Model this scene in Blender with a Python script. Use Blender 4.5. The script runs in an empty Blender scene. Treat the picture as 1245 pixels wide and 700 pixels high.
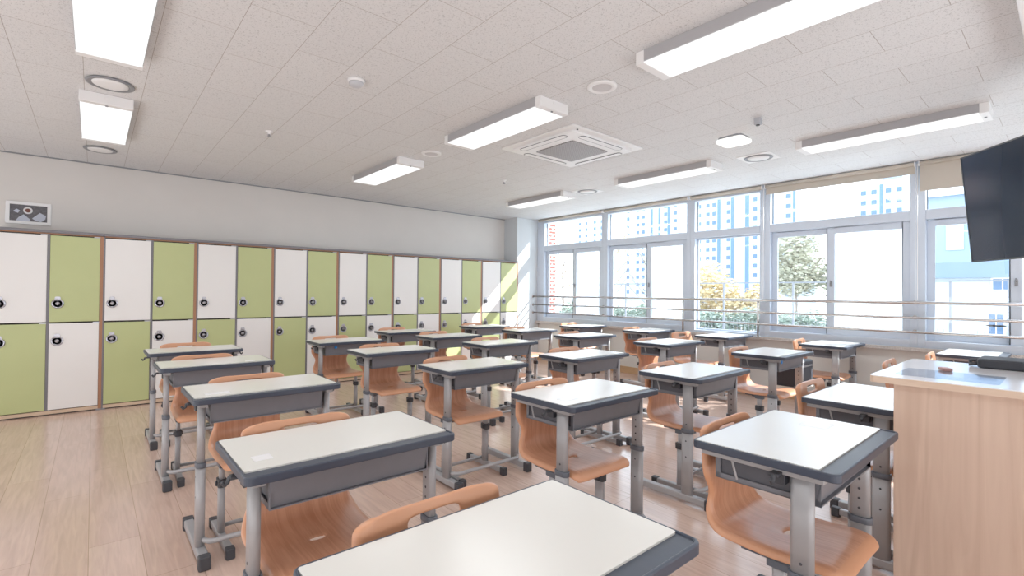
import bpy, bmesh, math, random
from mathutils import Vector, Matrix
random.seed(7)
S = bpy.context.scene
COL = S.collection
R = math.radians

# ---------------------------------------------------------------- materials
def srgb(r, g, b):
    def f(c):
        c /= 255.0
        return c / 12.92 if c <= .04045 else ((c + .055) / 1.055) ** 2.4
    return (f(r), f(g), f(b), 1)

def mat(name, rgb, rough=.5, metal=0, spec=.5, noise=0, nscale=20, stretch=(1, 1, 1), bump=0, coat=0, emit=0):
    m = bpy.data.materials.new(name); m.use_nodes = True
    nt = m.node_tree; b = nt.nodes['Principled BSDF']
    b.inputs['Base Color'].default_value = srgb(*rgb)
    b.inputs['Roughness'].default_value = rough
    b.inputs['Metallic'].default_value = metal
    b.inputs['Specular IOR Level'].default_value = spec
    b.inputs['Coat Weight'].default_value = coat
    b.inputs['Coat Roughness'].default_value = .12
    if emit:
        b.inputs['Emission Color'].default_value = srgb(*rgb)
        b.inputs['Emission Strength'].default_value = emit
    tc = nt.nodes.new('ShaderNodeTexCoord'); mp = nt.nodes.new('ShaderNodeMapping')
    mp.inputs['Scale'].default_value = stretch
    nt.links.new(tc.outputs['Object'], mp.inputs['Vector'])
    nz = nt.nodes.new('ShaderNodeTexNoise'); nz.inputs['Scale'].default_value = nscale
    nz.inputs['Detail'].default_value = 4
    nt.links.new(mp.outputs['Vector'], nz.inputs['Vector'])
    hv = nt.nodes.new('ShaderNodeHueSaturation'); hv.inputs['Color'].default_value = srgb(*rgb)
    mr = nt.nodes.new('ShaderNodeMapRange')
    mr.inputs['From Min'].default_value = .3; mr.inputs['From Max'].default_value = .7
    mr.inputs['To Min'].default_value = 1 - noise; mr.inputs['To Max'].default_value = 1 + noise
    nt.links.new(nz.outputs['Fac'], mr.inputs['Value']); nt.links.new(mr.outputs['Result'], hv.inputs['Value'])
    nt.links.new(hv.outputs['Color'], b.inputs['Base Color'])
    if bump:
        bp = nt.nodes.new('ShaderNodeBump'); bp.inputs['Strength'].default_value = bump; bp.inputs['Distance'].default_value = .002
        nt.links.new(nz.outputs['Fac'], bp.inputs['Height']); nt.links.new(bp.outputs['Normal'], b.inputs['Normal'])
    return m

M = {}
M['wall'] = mat('wall_paint', (220, 216, 212), .85, noise=.02, nscale=3)
M['pillar'] = mat('pillar_paint', (208, 214, 218), .8, noise=.02, nscale=3)
M['underwall'] = mat('window_wall_paint', (214, 212, 208), .8, noise=.02, nscale=3)
M['frame'] = mat('window_frame_vinyl', (200, 211, 226), .35, noise=.01)
M['gasket'] = mat('gasket_rubber', (60, 70, 80), .6)
M['granite'] = mat('granite_sill', (190, 184, 180), .4, noise=.35, nscale=150)
M['steel'] = mat('stainless_steel', (188, 182, 178), .25, metal=1)
M['chrome'] = mat('chrome', (178, 178, 186), .3, metal=1)
M['dial'] = mat('brushed_dial', (150, 148, 152), .35, metal=.8)
M['chromedark'] = mat('dark_recess', (96, 94, 100), .35, metal=.6)
M['silver'] = mat('silver_painted_steel', (160, 160, 163), .38, metal=.15, noise=.02)
M['slate'] = mat('slate_edge_plastic', (48, 57, 73), .42, noise=.04, nscale=60)
M['tray'] = mat('book_tray_plastic', (112, 114, 122), .5, noise=.03)
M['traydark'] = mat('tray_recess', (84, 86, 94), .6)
M['rubber'] = mat('black_rubber', (52, 54, 60), .5)
M['clamp'] = mat('clamp_plastic', (84, 90, 100), .42)
M['lam'] = mat('desk_laminate', (230, 229, 223), .24, noise=.008, nscale=8, spec=.85)
M['paper'] = mat('name_label_paper', (240, 240, 242), .3, noise=.04, nscale=120)
M['blue'] = mat('blue_sticker', (30, 140, 235), .5)
M['lwhite'] = mat('locker_door_white', (232, 230, 228), .38, noise=.01, nscale=4)
M['lgreen'] = mat('locker_door_green', (180, 188, 130), .38, noise=.02, nscale=4)
M['lgrey'] = mat('locker_edge_grey', (112, 110, 116), .5)
M['lbrown'] = mat('locker_side_brown', (160, 112, 82), .5, noise=.06, nscale=10, stretch=(10, 10, 1))
M['lbase'] = mat('locker_plinth_wood', (205, 178, 152), .5, noise=.05, nscale=12, stretch=(1, 10, 10))
M['dark'] = mat('dark_gap', (35, 33, 33), .7)
M['skirt'] = mat('skirting_tan', (196, 160, 120), .5, noise=.04)
M['blind'] = mat('roller_blind_fabric', (196, 188, 176), .8, noise=.02, nscale=200)
M['lamp_body'] = mat('lamp_housing', (172, 172, 176), .4)
M['white'] = mat('white_plastic', (242, 242, 243), .35)
M['offgrey'] = mat('grey_plastic', (135, 137, 142), .4)
M['case'] = mat('black_case', (34, 38, 46), .6, noise=.1, nscale=40)
M['satchel'] = mat('black_satchel_cloth', (48, 52, 62), .7, noise=.1, nscale=200)
M['brown_item'] = mat('pink_brown_rubber', (170, 130, 125), .6)
M['tvbody'] = mat('tv_plastic', (26, 28, 32), .35)
M['tvscreen'] = mat('tv_screen', (16, 26, 42), .14, spec=.22, coat=.0)
M['extwhite'] = mat('facade_white', (196, 208, 220), .9, noise=.02, nscale=.1)
M['extpale'] = mat('facade_pale_blue', (150, 172, 194), .9)
M['extblue'] = mat('facade_blue_stripe', (98, 128, 166), .9)
M['extwin'] = mat('facade_window_glass', (86, 116, 152), .5)
M['extroof'] = mat('blue_metal_roof', (84, 106, 124), .6, noise=.05, nscale=1)
M['extground'] = mat('ground_paving', (170, 172, 168), .9, noise=.1, nscale=1)
M['fence'] = mat('fence_steel', (120, 124, 132), .5)
M['bark'] = mat('tree_bark', (130, 118, 110), .9, noise=.1)
M['leafg'] = mat('leaves_green', (140, 154, 142), .8, noise=.25, nscale=2)  # this and the next two leaf colours are paled to imitate haze
M['leafy'] = mat('leaves_yellow', (208, 190, 150), .8, noise=.2, nscale=2)
M['leafo'] = mat('leaves_grey_green', (178, 178, 160), .8, noise=.25, nscale=2)

def mat_emit(name, rgb, strength):
    m = bpy.data.materials.new(name); m.use_nodes = True
    nt = m.node_tree; nt.nodes.clear()
    e = nt.nodes.new('ShaderNodeEmission'); e.inputs[0].default_value = srgb(*rgb); e.inputs[1].default_value = strength
    o = nt.nodes.new('ShaderNodeOutputMaterial'); nt.links.new(e.outputs[0], o.inputs[0])
    return m
M['glow'] = mat_emit('lamp_diffuser', (252, 252, 252), 1.0)
M['glow2'] = mat_emit('small_lamp_diffuser', (255, 253, 250), 1.1)

def mat_glass(name, tint, gloss=.06, milk=0.0):
    m = bpy.data.materials.new(name); m.use_nodes = True
    nt = m.node_tree; nt.nodes.clear()
    t = nt.nodes.new('ShaderNodeBsdfTransparent'); t.inputs[0].default_value = tint
    g = nt.nodes.new('ShaderNodeBsdfGlossy'); g.inputs['Roughness'].default_value = .02
    mx = nt.nodes.new('ShaderNodeMixShader'); mx.inputs[0].default_value = gloss
    o = nt.nodes.new('ShaderNodeOutputMaterial')
    nt.links.new(t.outputs[0], mx.inputs[1]); nt.links.new(g.outputs[0], mx.inputs[2])
    last = mx
    if milk:
        tl = nt.nodes.new('ShaderNodeBsdfTranslucent'); tl.inputs[0].default_value = (.95, .97, 1, 1)
        d = nt.nodes.new('ShaderNodeBsdfDiffuse'); d.inputs[0].default_value = (.9, .93, .97, 1)
        m1 = nt.nodes.new('ShaderNodeMixShader'); m1.inputs[0].default_value = .4
        nt.links.new(tl.outputs[0], m1.inputs[1]); nt.links.new(d.outputs[0], m1.inputs[2])
        m2 = nt.nodes.new('ShaderNodeMixShader'); m2.inputs[0].default_value = milk
        nt.links.new(mx.outputs[0], m2.inputs[1]); nt.links.new(m1.outputs[0], m2.inputs[2]); last = m2
    nt.links.new(last.outputs[0], o.inputs[0])
    return m
M['glass'] = mat_glass('window_glass', (.96, .985, 1, 1), .05)
M['screenmesh'] = mat_glass('insect_screen', (.97, .985, 1, 1), .02, .22)
M['film'] = mat_glass('clear_plastic_film', (.93, .95, .98, 1), .22)

def tex_base(m):
    nt = m.node_tree; b = nt.nodes['Principled BSDF']
    tc = nt.nodes.new('ShaderNodeTexCoord')
    return nt, b, tc

def mat_floor():
    m = bpy.data.materials.new('wood_plank_floor'); m.use_nodes = True
    nt, b, tc = tex_base(m)
    mp = nt.nodes.new('ShaderNodeMapping'); mp.inputs['Rotation'].default_value = (0, 0, R(90))
    nt.links.new(tc.outputs['Object'], mp.inputs['Vector'])
    br = nt.nodes.new('ShaderNodeTexBrick')
    br.inputs['Scale'].default_value = 1; br.inputs['Brick Width'].default_value = 1.25; br.inputs['Row Height'].default_value = .19
    br.inputs['Mortar Size'].default_value = .0016; br.inputs['Mortar Smooth'].default_value = .6; br.inputs['Bias'].default_value = 0
    br.offset = .37
    br.inputs['Color1'].default_value = srgb(214, 184, 168); br.inputs['Color2'].default_value = srgb(205, 174, 158)
    br.inputs['Mortar'].default_value = srgb(158, 130, 110)
    nt.links.new(mp.outputs['Vector'], br.inputs['Vector'])
    mp2 = nt.nodes.new('ShaderNodeMapping'); mp2.inputs['Scale'].default_value = (22, 1.6, 1)
    nt.links.new(tc.outputs['Object'], mp2.inputs['Vector'])
    nz = nt.nodes.new('ShaderNodeTexNoise'); nz.inputs['Scale'].default_value = 2.2; nz.inputs['Detail'].default_value = 6; nz.inputs['Distortion'].default_value = .8
    nt.links.new(mp2.outputs['Vector'], nz.inputs['Vector'])
    rp = nt.nodes.new('ShaderNodeMapRange'); rp.inputs['From Min'].default_value = .3; rp.inputs['From Max'].default_value = .7
    rp.inputs['To Min'].default_value = .87; rp.inputs['To Max'].default_value = 1.09
    nt.links.new(nz.outputs['Fac'], rp.inputs['Value'])
    hv = nt.nodes.new('ShaderNodeHueSaturation')
    nt.links.new(br.outputs['Color'], hv.inputs['Color']); nt.links.new(rp.outputs['Result'], hv.inputs['Value'])
    nt.links.new(hv.outputs['Color'], b.inputs['Base Color'])
    b.inputs['Roughness'].default_value = .2; b.inputs['Specular IOR Level'].default_value = .8
    bp = nt.nodes.new('ShaderNodeBump'); bp.inputs['Strength'].default_value = .06; bp.inputs['Distance'].default_value = .002
    nt.links.new(nz.outputs['Fac'], bp.inputs['Height']); nt.links.new(bp.outputs['Normal'], b.inputs['Normal'])
    return m
M['floor'] = mat_floor()

def mat_ceiling():
    m = bpy.data.materials.new('acoustic_ceiling_tile'); m.use_nodes = True
    nt, b, tc = tex_base(m)
    mp = nt.nodes.new('ShaderNodeMapping')
    mp.inputs['Rotation'].default_value = (0, 0, R(90))     # (x,y) -> (-y, x)
    mp.inputs['Location'].default_value = (.388 + 6.0, -.53 + 3.0, 0)
    nt.links.new(tc.outputs['Object'], mp.inputs['Vector'])
    br = nt.nodes.new('ShaderNodeTexBrick')
    br.inputs['Scale'].default_value = 1; br.inputs['Brick Width'].default_value = .602; br.inputs['Row Height'].default_value = .301
    br.inputs['Mortar Size'].default_value = .0016; br.inputs['Mortar Smooth'].default_value = .2
    br.offset = .5
    base = srgb(224, 224, 225)
    br.inputs['Color1'].default_value = base; br.inputs['Color2'].default_value = srgb(221, 221, 222)
    br.inputs['Mortar'].default_value = srgb(165, 156, 150)
    nt.links.new(mp.outputs['Vector'], br.inputs['Vector'])
    nz = nt.nodes.new('ShaderNodeTexNoise'); nz.inputs['Scale'].default_value = 120; nz.inputs['Detail'].default_value = 1.5; nz.inputs['Distortion'].default_value = 1.2
    nt.links.new(tc.outputs['Object'], nz.inputs['Vector'])
    rp = nt.nodes.new('ShaderNodeMapRange'); rp.inputs['From Min'].default_value = .585; rp.inputs['From Max'].default_value = .65
    rp.inputs['To Min'].default_value = 1; rp.inputs['To Max'].default_value = .68
    nt.links.new(nz.outputs['Fac'], rp.inputs['Value'])
    hv = nt.nodes.new('ShaderNodeHueSaturation')
    nt.links.new(br.outputs['Color'], hv.inputs['Color']); nt.links.new(rp.outputs['Result'], hv.inputs['Value'])
    nt.links.new(hv.outputs['Color'], b.inputs['Base Color'])
    b.inputs['Roughness'].default_value = .55; b.inputs['Specular IOR Level'].default_value = .35
    return m
M['ceil'] = mat_ceiling()

def mat_brick():
    m = bpy.data.materials.new('red_brick'); m.use_nodes = True
    nt, b, tc = tex_base(m)
    mp = nt.nodes.new('ShaderNodeMapping'); mp.inputs['Rotation'].default_value = (R(90), 0, 0)
    cb = nt.nodes.new('ShaderNodeCombineXYZ'); sp = nt.nodes.new('ShaderNodeSeparateXYZ')
    ad = nt.nodes.new('ShaderNodeMath'); ad.operation = 'ADD'
    nt.links.new(tc.outputs['Object'], sp.inputs[0]); nt.links.new(sp.outputs[0], ad.inputs[0]); nt.links.new(sp.outputs[1], ad.inputs[1])
    nt.links.new(ad.outputs[0], cb.inputs[0]); nt.links.new(sp.outputs[2], cb.inputs[1])
    br = nt.nodes.new('ShaderNodeTexBrick'); br.inputs['Scale'].default_value = 1
    br.inputs['Brick Width'].default_value = .2; br.inputs['Row Height'].default_value = .07; br.inputs['Mortar Size'].default_value = .012
    br.inputs['Color1'].default_value = srgb(150, 72, 62); br.inputs['Color2'].default_value = srgb(135, 62, 55); br.inputs['Mortar'].default_value = srgb(225, 215, 210)
    nt.links.new(cb.outputs[0], br.inputs['Vector']); nt.links.new(br.outputs['Color'], b.inputs['Base Color'])
    b.inputs['Roughness'].default_value = .9
    return m
M['brick'] = mat_brick()

def mat_grain(name, c1, c2, stretch, rough=.4, scale=1.5, wave=True):
    m = bpy.data.materials.new(name); m.use_nodes = True
    nt, b, tc = tex_base(m)
    mp = nt.nodes.new('ShaderNodeMapping'); mp.inputs['Scale'].default_value = stretch
    nt.links.new(tc.outputs['Object'], mp.inputs['Vector'])
    nz = nt.nodes.new('ShaderNodeTexNoise'); nz.inputs['Scale'].default_value = scale; nz.inputs['Detail'].default_value = 7; nz.inputs['Distortion'].default_value = 1.0
    nt.links.new(mp.outputs['Vector'], nz.inputs['Vector'])
    cr = nt.nodes.new('ShaderNodeValToRGB')
    cr.color_ramp.elements[0].position = .35; cr.color_ramp.elements[0].color = srgb(*c1)
    cr.color_ramp.elements[1].position = .65; cr.color_ramp.elements[1].color = srgb(*c2)
    nt.links.new(nz.outputs['Fac'], cr.inputs['Fac']); nt.links.new(cr.outputs['Color'], b.inputs['Base Color'])
    b.inputs['Roughness'].default_value = rough
    return m
M['lectern'] = mat_grain('pale_oak_veneer', (196, 166, 146), (212, 184, 164), (14, 14, 1.0), .42)
M['lecternedge'] = mat_grain('pale_oak_edge', (205, 176, 152), (216, 190, 168), (2, 2, 30), .42)
M['counter'] = mat('counter_laminate', (232, 231, 234), .14, noise=.01, nscale=3, coat=.3)
M['chair'] = mat('orange_tan_plastic', (206, 146, 110), .36, noise=.03, nscale=3, spec=.5)
M['chairin'] = mat_grain('orange_tan_grained_plastic', (194, 134, 102), (212, 154, 122), (55, 2.2, 2.2), .32, 1.6)

# ---------------------------------------------------------------- mesh helpers
def bm_box(bm, x0, x1, y0, y1, z0, z1, mi=0):
    vs = [bm.verts.new(p) for p in ((x0, y0, z0), (x1, y0, z0), (x1, y1, z0), (x0, y1, z0), (x0, y0, z1), (x1, y0, z1), (x1, y1, z1), (x0, y1, z1))]
    fs = []
    for f in ((0, 3, 2, 1), (4, 5, 6, 7), (0, 1, 5, 4), (1, 2, 6, 5), (2, 3, 7, 6), (3, 0, 4, 7)):
        fc = bm.faces.new([vs[i] for i in f]); fc.material_index = mi; fs.append(fc)
    return fs

def bm_prism(bm, pts, z0, z1, mi=0, smooth=False):
    a = [bm.verts.new((x, y, z0)) for x, y in pts]; b = [bm.verts.new((x, y, z1)) for x, y in pts]
    n = len(pts)
    f = bm.faces.new(a[::-1]); f.material_index = mi
    f = bm.faces.new(b); f.material_index = mi
    for i in range(n):
        f = bm.faces.new((a[i], a[(i + 1) % n], b[(i + 1) % n], b[i])); f.material_index = mi; f.smooth = smooth

def rrect(x0, x1, y0, y1, r, n=5):
    pts = []
    for cx, cy, a0 in ((x1 - r, y1 - r, 0), (x0 + r, y1 - r, 90), (x0 + r, y0 + r, 180), (x1 - r, y0 + r, 270)):
        for i in range(n + 1):
            a = R(a0 + 90 * i / n); pts.append((cx + r * math.cos(a), cy + r * math.sin(a)))
    return pts

def bm_tube(bm, pts, r, n=10, mi=0, cap=True, sx=1, sy=1):
    pts = [Vector(p) for p in pts]; rings = []
    up = None
    for i, p in enumerate(pts):
        if i == 0: t = pts[1] - p
        elif i == len(pts) - 1: t = p - pts[-2]
        else: t = (pts[i + 1] - p).normalized() + (p - pts[i - 1]).normalized()
        t.normalize()
        if up is None:
            up = Vector((0, 0, 1)) if abs(t.z) < .9 else Vector((1, 0, 0))
        u = t.cross(up).normalized(); v = u.cross(t).normalized(); up = v
        rr = r[i] if isinstance(r, (list, tuple)) else r
        rings.append([bm.verts.new(p + (u * math.cos(2 * math.pi * k / n) * sx + v * math.sin(2 * math.pi * k / n) * sy) * rr) for k in range(n)])
    for a, b in zip(rings, rings[1:]):
        for k in range(n):
            f = bm.faces.new((a[k], a[(k + 1) % n], b[(k + 1) % n], b[k])); f.smooth = True; f.material_index = mi
    if cap:
        f = bm.faces.new(rings[0][::-1]); f.material_index = mi
        f = bm.faces.new(rings[-1]); f.material_index = mi

def bm_cyl(bm, c, r, z0, z1, n=24, mi=0, r2=None):
    a = [bm.verts.new((c[0] + r * math.cos(2 * math.pi * k / n), c[1] + r * math.sin(2 * math.pi * k / n), z0)) for k in range(n)]
    q = r if r2 is None else r2
    b = [bm.verts.new((c[0] + q * math.cos(2 * math.pi * k / n), c[1] + q * math.sin(2 * math.pi * k / n), z1)) for k in range(n)]
    bm.faces.new(a[::-1]).material_index = mi; bm.faces.new(b).material_index = mi
    for k in range(n):
        f = bm.faces.new((a[k], a[(k + 1) % n], b[(k + 1) % n], b[k])); f.smooth = True; f.material_index = mi

def bm_lathe(bm, c, prof, n=32, mi=0, axis='z'):
    """prof: (radius, offset) list revolved about axis through c"""
    rings = []
    for r, h in prof:
        ring = []
        for k in range(n):
            a = 2 * math.pi * k / n
            if axis == 'z': p = (c[0] + r * math.cos(a), c[1] + r * math.sin(a), c[2] + h)
            else: p = (c[0] + r * math.cos(a), c[1] + h, c[2] + r * math.sin(a))
            ring.append(bm.verts.new(p))
        rings.append(ring)
    for a, b in zip(rings, rings[1:]):
        for k in range(n):
            f = bm.faces.new((a[k], a[(k + 1) % n], b[(k + 1) % n], b[k])); f.smooth = True; f.material_index = mi
    for ring in (rings[0], rings[-1]):
        if (ring[0].co - ring[n // 2].co).length > 1e-5: bm.faces.new(ring).material_index = mi

def build(name, bm, mats, parent=None, loc=None, bevel=0, seg=2):
    bmesh.ops.remove_doubles(bm, verts=bm.verts, dist=1e-6)
    bmesh.ops.recalc_face_normals(bm, faces=bm.faces)
    me = bpy.data.meshes.new(name); bm.to_mesh(me); bm.free()
    for m in (mats if isinstance(mats, (list, tuple)) else [mats]): me.materials.append(m)
    o = bpy.data.objects.new(name, me); COL.objects.link(o)
    if parent: o.parent = parent
    if loc: o.location = loc
    if bevel:
        b = o.modifiers.new('bevel', 'BEVEL'); b.width = bevel; b.segments = seg; b.limit_method = 'ANGLE'; b.angle_limit = R(40)
    return o

def box(name, dims, m, parent=None, bevel=0, loc=None, seg=2):
    bm = bmesh.new(); bm_box(bm, *dims); return build(name, bm, m, parent, loc, bevel, seg)

def tag(o, label, cat, group=None):
    o['label'] = label; o['category'] = cat
    if group: o['group'] = group
    return o

def thing(name, label, cat, loc=(0, 0, 0), rotz=0, group=None):
    o = bpy.data.objects.new(name, None); COL.objects.link(o); o.empty_display_size = .1
    o.location = loc; o.rotation_euler = (0, 0, rotz)
    return tag(o, label, cat, group)

def struct(o):
    o['kind'] = 'structure'; return o

def dup(root, loc, rotz=None):
    def rec(o, par):
        c = o.copy(); COL.objects.link(c)
        if par: c.parent = par
        for ch in list(o.children): rec(ch, c)
        return c
    c = rec(root, None); c.location = loc
    if rotz is not None: c.rotation_euler = (0, 0, rotz)
    return c

ORD = ['first', 'second', 'third', 'fourth', 'fifth', 'sixth', 'seventh', 'eighth', 'ninth']

# ---------------------------------------------------------------- room shell
H = 2.526; XW = 6.17; YB = 6.72; XL = -2.3; YF = -1.9
struct(box('floor', (XL - .1, XW + .2, YF - .1, YB + .1, -.1, 0), M['floor']))
struct(box('ceiling', (XL - .1, XW + .2, YF - .1, YB + .1, H, H + .12), M['ceil']))
struct(box('wall_back', (XL - .1, XW + .2, YB, YB + .12, 0, H), M['wall']))
struct(box('wall_left', (XL - .12, XL, YF, YB, 0, H), M['wall']))
struct(box('wall_front', (XL - .1, XW + .2, YF - .12, YF, 0, H), M['wall']))
# pillar in the corner
struct(box('wall_pillar', (5.672, XW + .2, 6.37, YB, 0, H), M['pillar'], bevel=.004))
# wall below windows
struct(box('wall_right', (6.20, 6.36, YF, 6.37, 0, .665), M['underwall']))
struct(box('trim_sill', (6.13, 6.36, YF, 6.37, .665, .70), M['granite'], bevel=.004))
struct(box('baseboard_right', (6.188, 6.20, YF, 6.37, 0, .10), M['skirt']))
struct(box('trim_ceiling', (6.15, 6.36, YF, 6.37, 2.50, H), M['frame']))
struct(box('trim_cornice', (XL, 5.672, YB - .012, YB, H - .012, H), M['offgrey']))

# windows: bays between mullions (y1 far, y0 near)
bays = [(6.37, 4.92 - .075, 'slide'), (4.92 - .075, 3.39, 'slide'), (3.39, 2.435, 'fixed'), (2.435, 1.01, 'slide'), (1.01, -.42, 'slide'), (-.42, YF, 'fixed')]
FX0, FX1 = 6.17, 6.28
def frame_rect(bm, x0, x1, y0, y1, z0, z1, w, wt=None, wb=None):
    wt = w if wt is None else wt; wb = w if wb is None else wb
    bm_box(bm, x0, x1, y0, y0 + w, z0, z1); bm_box(bm, x0, x1, y1 - w, y1, z0, z1)
    bm_box(bm, x0, x1, y0 + w, y1 - w, z0, z0 + wb); bm_box(bm, x0, x1, y0 + w, y1 - w, z1 - wt, z1)
for i, (y1, y0, kind) in enumerate(bays):
    w = struct(bpy.data.objects.new('window_%d' % (i + 1), None)); COL.objects.link(w)
    ZT0, ZT1 = (1.955, 2.05) if kind == 'slide' else (1.955, 2.045)
    yl, yr = y1 - .06, y0 + .06
    if i == 0: yl = y1 - .17
    bm = bmesh.new()
    bm_box(bm, FX0, FX1, yl, y1, .70, 2.50); bm_box(bm, FX0, FX1, y0, yr, .70, 2.50)
    bm_box(bm, FX0, FX1, yr, yl, .70, .775 if kind == 'slide' else .73)
    bm_box(bm, FX0, FX1, yr, yl, ZT0, ZT1)
    bm_box(bm, FX0, FX1, yr, yl, 2.455, 2.50)
    build('window_frame', bm, M['frame'], w, bevel=.004)
    # gaskets (dark lines on the far reveal)
    bm = bmesh.new()
    bm_box(bm, 6.245, 6.255, yl - .006, yl + .001, ZT1, 2.455)
    bm_box(bm, 6.240, 6.25, yl - .006, yl + .001, .76, ZT0)
    build('window_gasket', bm, M['gasket'], w)
    box('glass_pane', (6.252, 6.256, yr - .01, yl + .01, ZT1 - .01, 2.46), M['glass'], w)
    if kind == 'fixed':
        bm = bmesh.new(); frame_rect(bm, 6.235, 6.265, yr, yl, .73, ZT0, .022); build('glazing_bead', bm, M['frame'], w, bevel=.003)
        box('glass_pane', (6.249, 6.253, yr + .01, yl - .01, .74, ZT0 - .01), M['glass'], w)
    else:
        # inner sash (near half) and outer sash (far half)
        ym = {0: 5.49, 1: 4.055, 3: 1.755, 4: .345}.get(i)
        bm = bmesh.new(); frame_rect(bm, 6.20, 6.228, yr - .005, ym + .035, .775, ZT0 - .004, .068); s = build('sash', bm, M['frame'], w, bevel=.004)
        box('glass_pane', (6.212, 6.216, yr + .055, ym - .025, .83, ZT0 - .06), M['glass'], s)
        bm = bmesh.new(); frame_rect(bm, 6.236, 6.264, ym - .035, yl + .003, .775, ZT0 - .004, .062); s2 = build('sash', bm, M['frame'], w, bevel=.004)
        box('glass_pane', (6.248, 6.252, ym + .02, yl - .05, .83, ZT0 - .06), M['glass'], s2)
        bm = bmesh.new(); bm_box(bm, 6.1985, 6.236, ym + .034, ym + .042, .78, ZT0 - .01); build('sash_seal', bm, M['gasket'], s)
        # crescent latch on meeting stile
        bm = bmesh.new(); bm_box(bm, 6.188, 6.201, ym - .012, ym + .008, 1.30, 1.36); bm_tube(bm, [(6.186, ym - .002, 1.33), (6.178, ym - .002, 1.37)], .006); build('latch', bm, M['offgrey'], s)
        box('insect_screen', (6.270, 6.272, yr - .0, ym - .01, .78, ZT0 - .01), M['screenmesh'], w)

# ---------------------------------------------------------------- roller blinds
blind_z = [2.492, 2.492, 2.48, 2.412, 2.236, 2.41]
bl = [(6.30, 4.86), (4.83, 3.41), (3.37, 2.455), (2.415, 1.03), (.99, -.40), (-.44, -1.8)]
blabel = ['rolled-up beige roller blind above the window beside the corner pillar', 'rolled-up beige roller blind above the second sliding window from the corner pillar',
          'rolled-up beige roller blind above the undivided clear window', 'beige roller blind lowered a hand width above the wide sliding window',
          'beige roller blind pulled down lowest, beside the hanging television', 'beige roller blind behind the hanging television']
for i, ((a, b), z) in enumerate(zip(bl, blind_z)):
    t = thing('roller_blind', blabel[i], 'blind', (6.13, (a + b) / 2, H), group='roller blinds along the window wall')
    L = (a - b) / 2
    bm = bmesh.new(); bm_tube(bm, [(0, -L, -.026), (0, L, -.026)], .019, 14); build('roller_tube', bm, M['blind'], t)
    bm = bmesh.new(); bm_box(bm, .016, .018, -L, L, z - H, -.03); bm_box(bm, .012, .022, -L, L, z - H - .006, z - H + .008); build('blind_cloth', bm, M['blind'], t)
    bm = bmesh.new(); bm_box(bm, -.022, .024, -L - .006, -L, -.05, 0); bm_box(bm, -.022, .024, L, L + .006, -.05, 0); build('end_bracket', bm, M['white'], t)
    if 1 < i < 5:
        bm = bmesh.new()
        bm_tube(bm, [(-.022, -L - .012, -.03), (-.022, -L - .012, -1.35), (-.022, -L - .020, -1.375), (-.022, -L - .028, -1.35), (-.022, -L - .028, -.03)], .0028, 6)
        build('pull_chain', bm, M['white'], t)

# ---------------------------------------------------------------- guard rail
t = thing('guard_rail', 'three-bar stainless steel guard rail across the windows', 'railing', (6.07, 0, 0))
for z in (1.14, .995, .855):
    bm = bmesh.new(); bm_tube(bm, [(0, -1.85, z), (0, 6.365, z)], .0155 if z > 1.1 else .0125, 12); build('rail', bm, M['steel'], t)
for y in (3.445, 2.476):
    bm = bmesh.new(); bm_tube(bm, [(0.012, y, .701), (0.012, y, 1.14)], .0125, 12); bm_cyl(bm, (0.012, y), .026, .7, .706); build('post', bm, M['steel'], t)
for y in (6.352,):
    for z in (1.14, .995, .855):
        bm = bmesh.new(); bm_lathe(bm, (0, 6.369, z), [(.0, -.012), (.022, -.011), (.026, 0)], axis='y'); build('wall_flange', bm, M['steel'], t)
for y in (4.86, 3.36, 2.41, 1.03, -.42):
    for z in (1.14, .995, .855):
        if y in (3.36, 2.41) and z < 1: continue
        bm = bmesh.new(); bm_tube(bm, [(0, y, z), (.098, y, z)], .007, 8); bm_tube(bm, [(.092, y, z), (.0995, y, z)], .02, 16); build('rail_bracket', bm, M['steel'], t)

# ---------------------------------------------------------------- lockers
X0, CW, LF = -.7175, .3968, 6.30
LT, LM = 1.7516, .8764
def make_door(par, x0, x1, z0, z1, green):
    d = box('door', (x0, x1, -.016, 0, z0, z1), M['lgreen'] if green else M['lwhite'], par, bevel=.002)
    if green: d['label'] = 'green door'
    else: d['label'] = 'white door'
    # lock : ring plate with tab, dark recess, knob
    cx = x0 + .058; cz = z0 + .175 if z0 > .5 else z1 - .165
    bm = bmesh.new()
    bm_lathe(bm, (cx, -.016, cz), [(.046, 0), (.046, -.004), (.042, -.010), (.036, -.010), (.033, -.003)], 28, axis='y')
    pts = [(cx - .021, cz + .03), (cx + .021, cz + .03), (cx + .021, cz + .058), (cx + .014, cz + .066), (cx - .014, cz + .066), (cx - .021, cz + .058)]
    a = [bm.verts.new((x, -.017, z)) for x, z in pts]; b = [bm.verts.new((x, -.021, z)) for x, z in pts]
    bm.faces.new(a); bm.faces.new(b[::-1])
    for k in range(6): bm.faces.new((a[k], a[(k + 1) % 6], b[(k + 1) % 6], b[k]))
    lk = build('lock', bm, M['chrome'], d)
    bm = bmesh.new(); bm_lathe(bm, (cx, -.0165, cz), [(.034, -.0025), (.024, -.002), (.0, -.002)], 24, axis='y'); build('lock_recess', bm, M['chromedark'], lk)
    bm = bmesh.new(); bm_lathe(bm, (cx, -.0165, cz), [(.017, 0), (.016, -.010), (.012, -.013), (0, -.013)], 20, axis='y')
    bm_box(bm, cx - .003, cx + .003, -.036, -.030, cz - .014, cz + .014); build('lock_dial', bm, M['dial'], lk)
    # hinge leaf on the upper right corner
    box('hinge', (x1 - .045, x1 + .002, -.02, -.0005, z1 + .0005, z1 + .009), M['chrome'], d)

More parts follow.
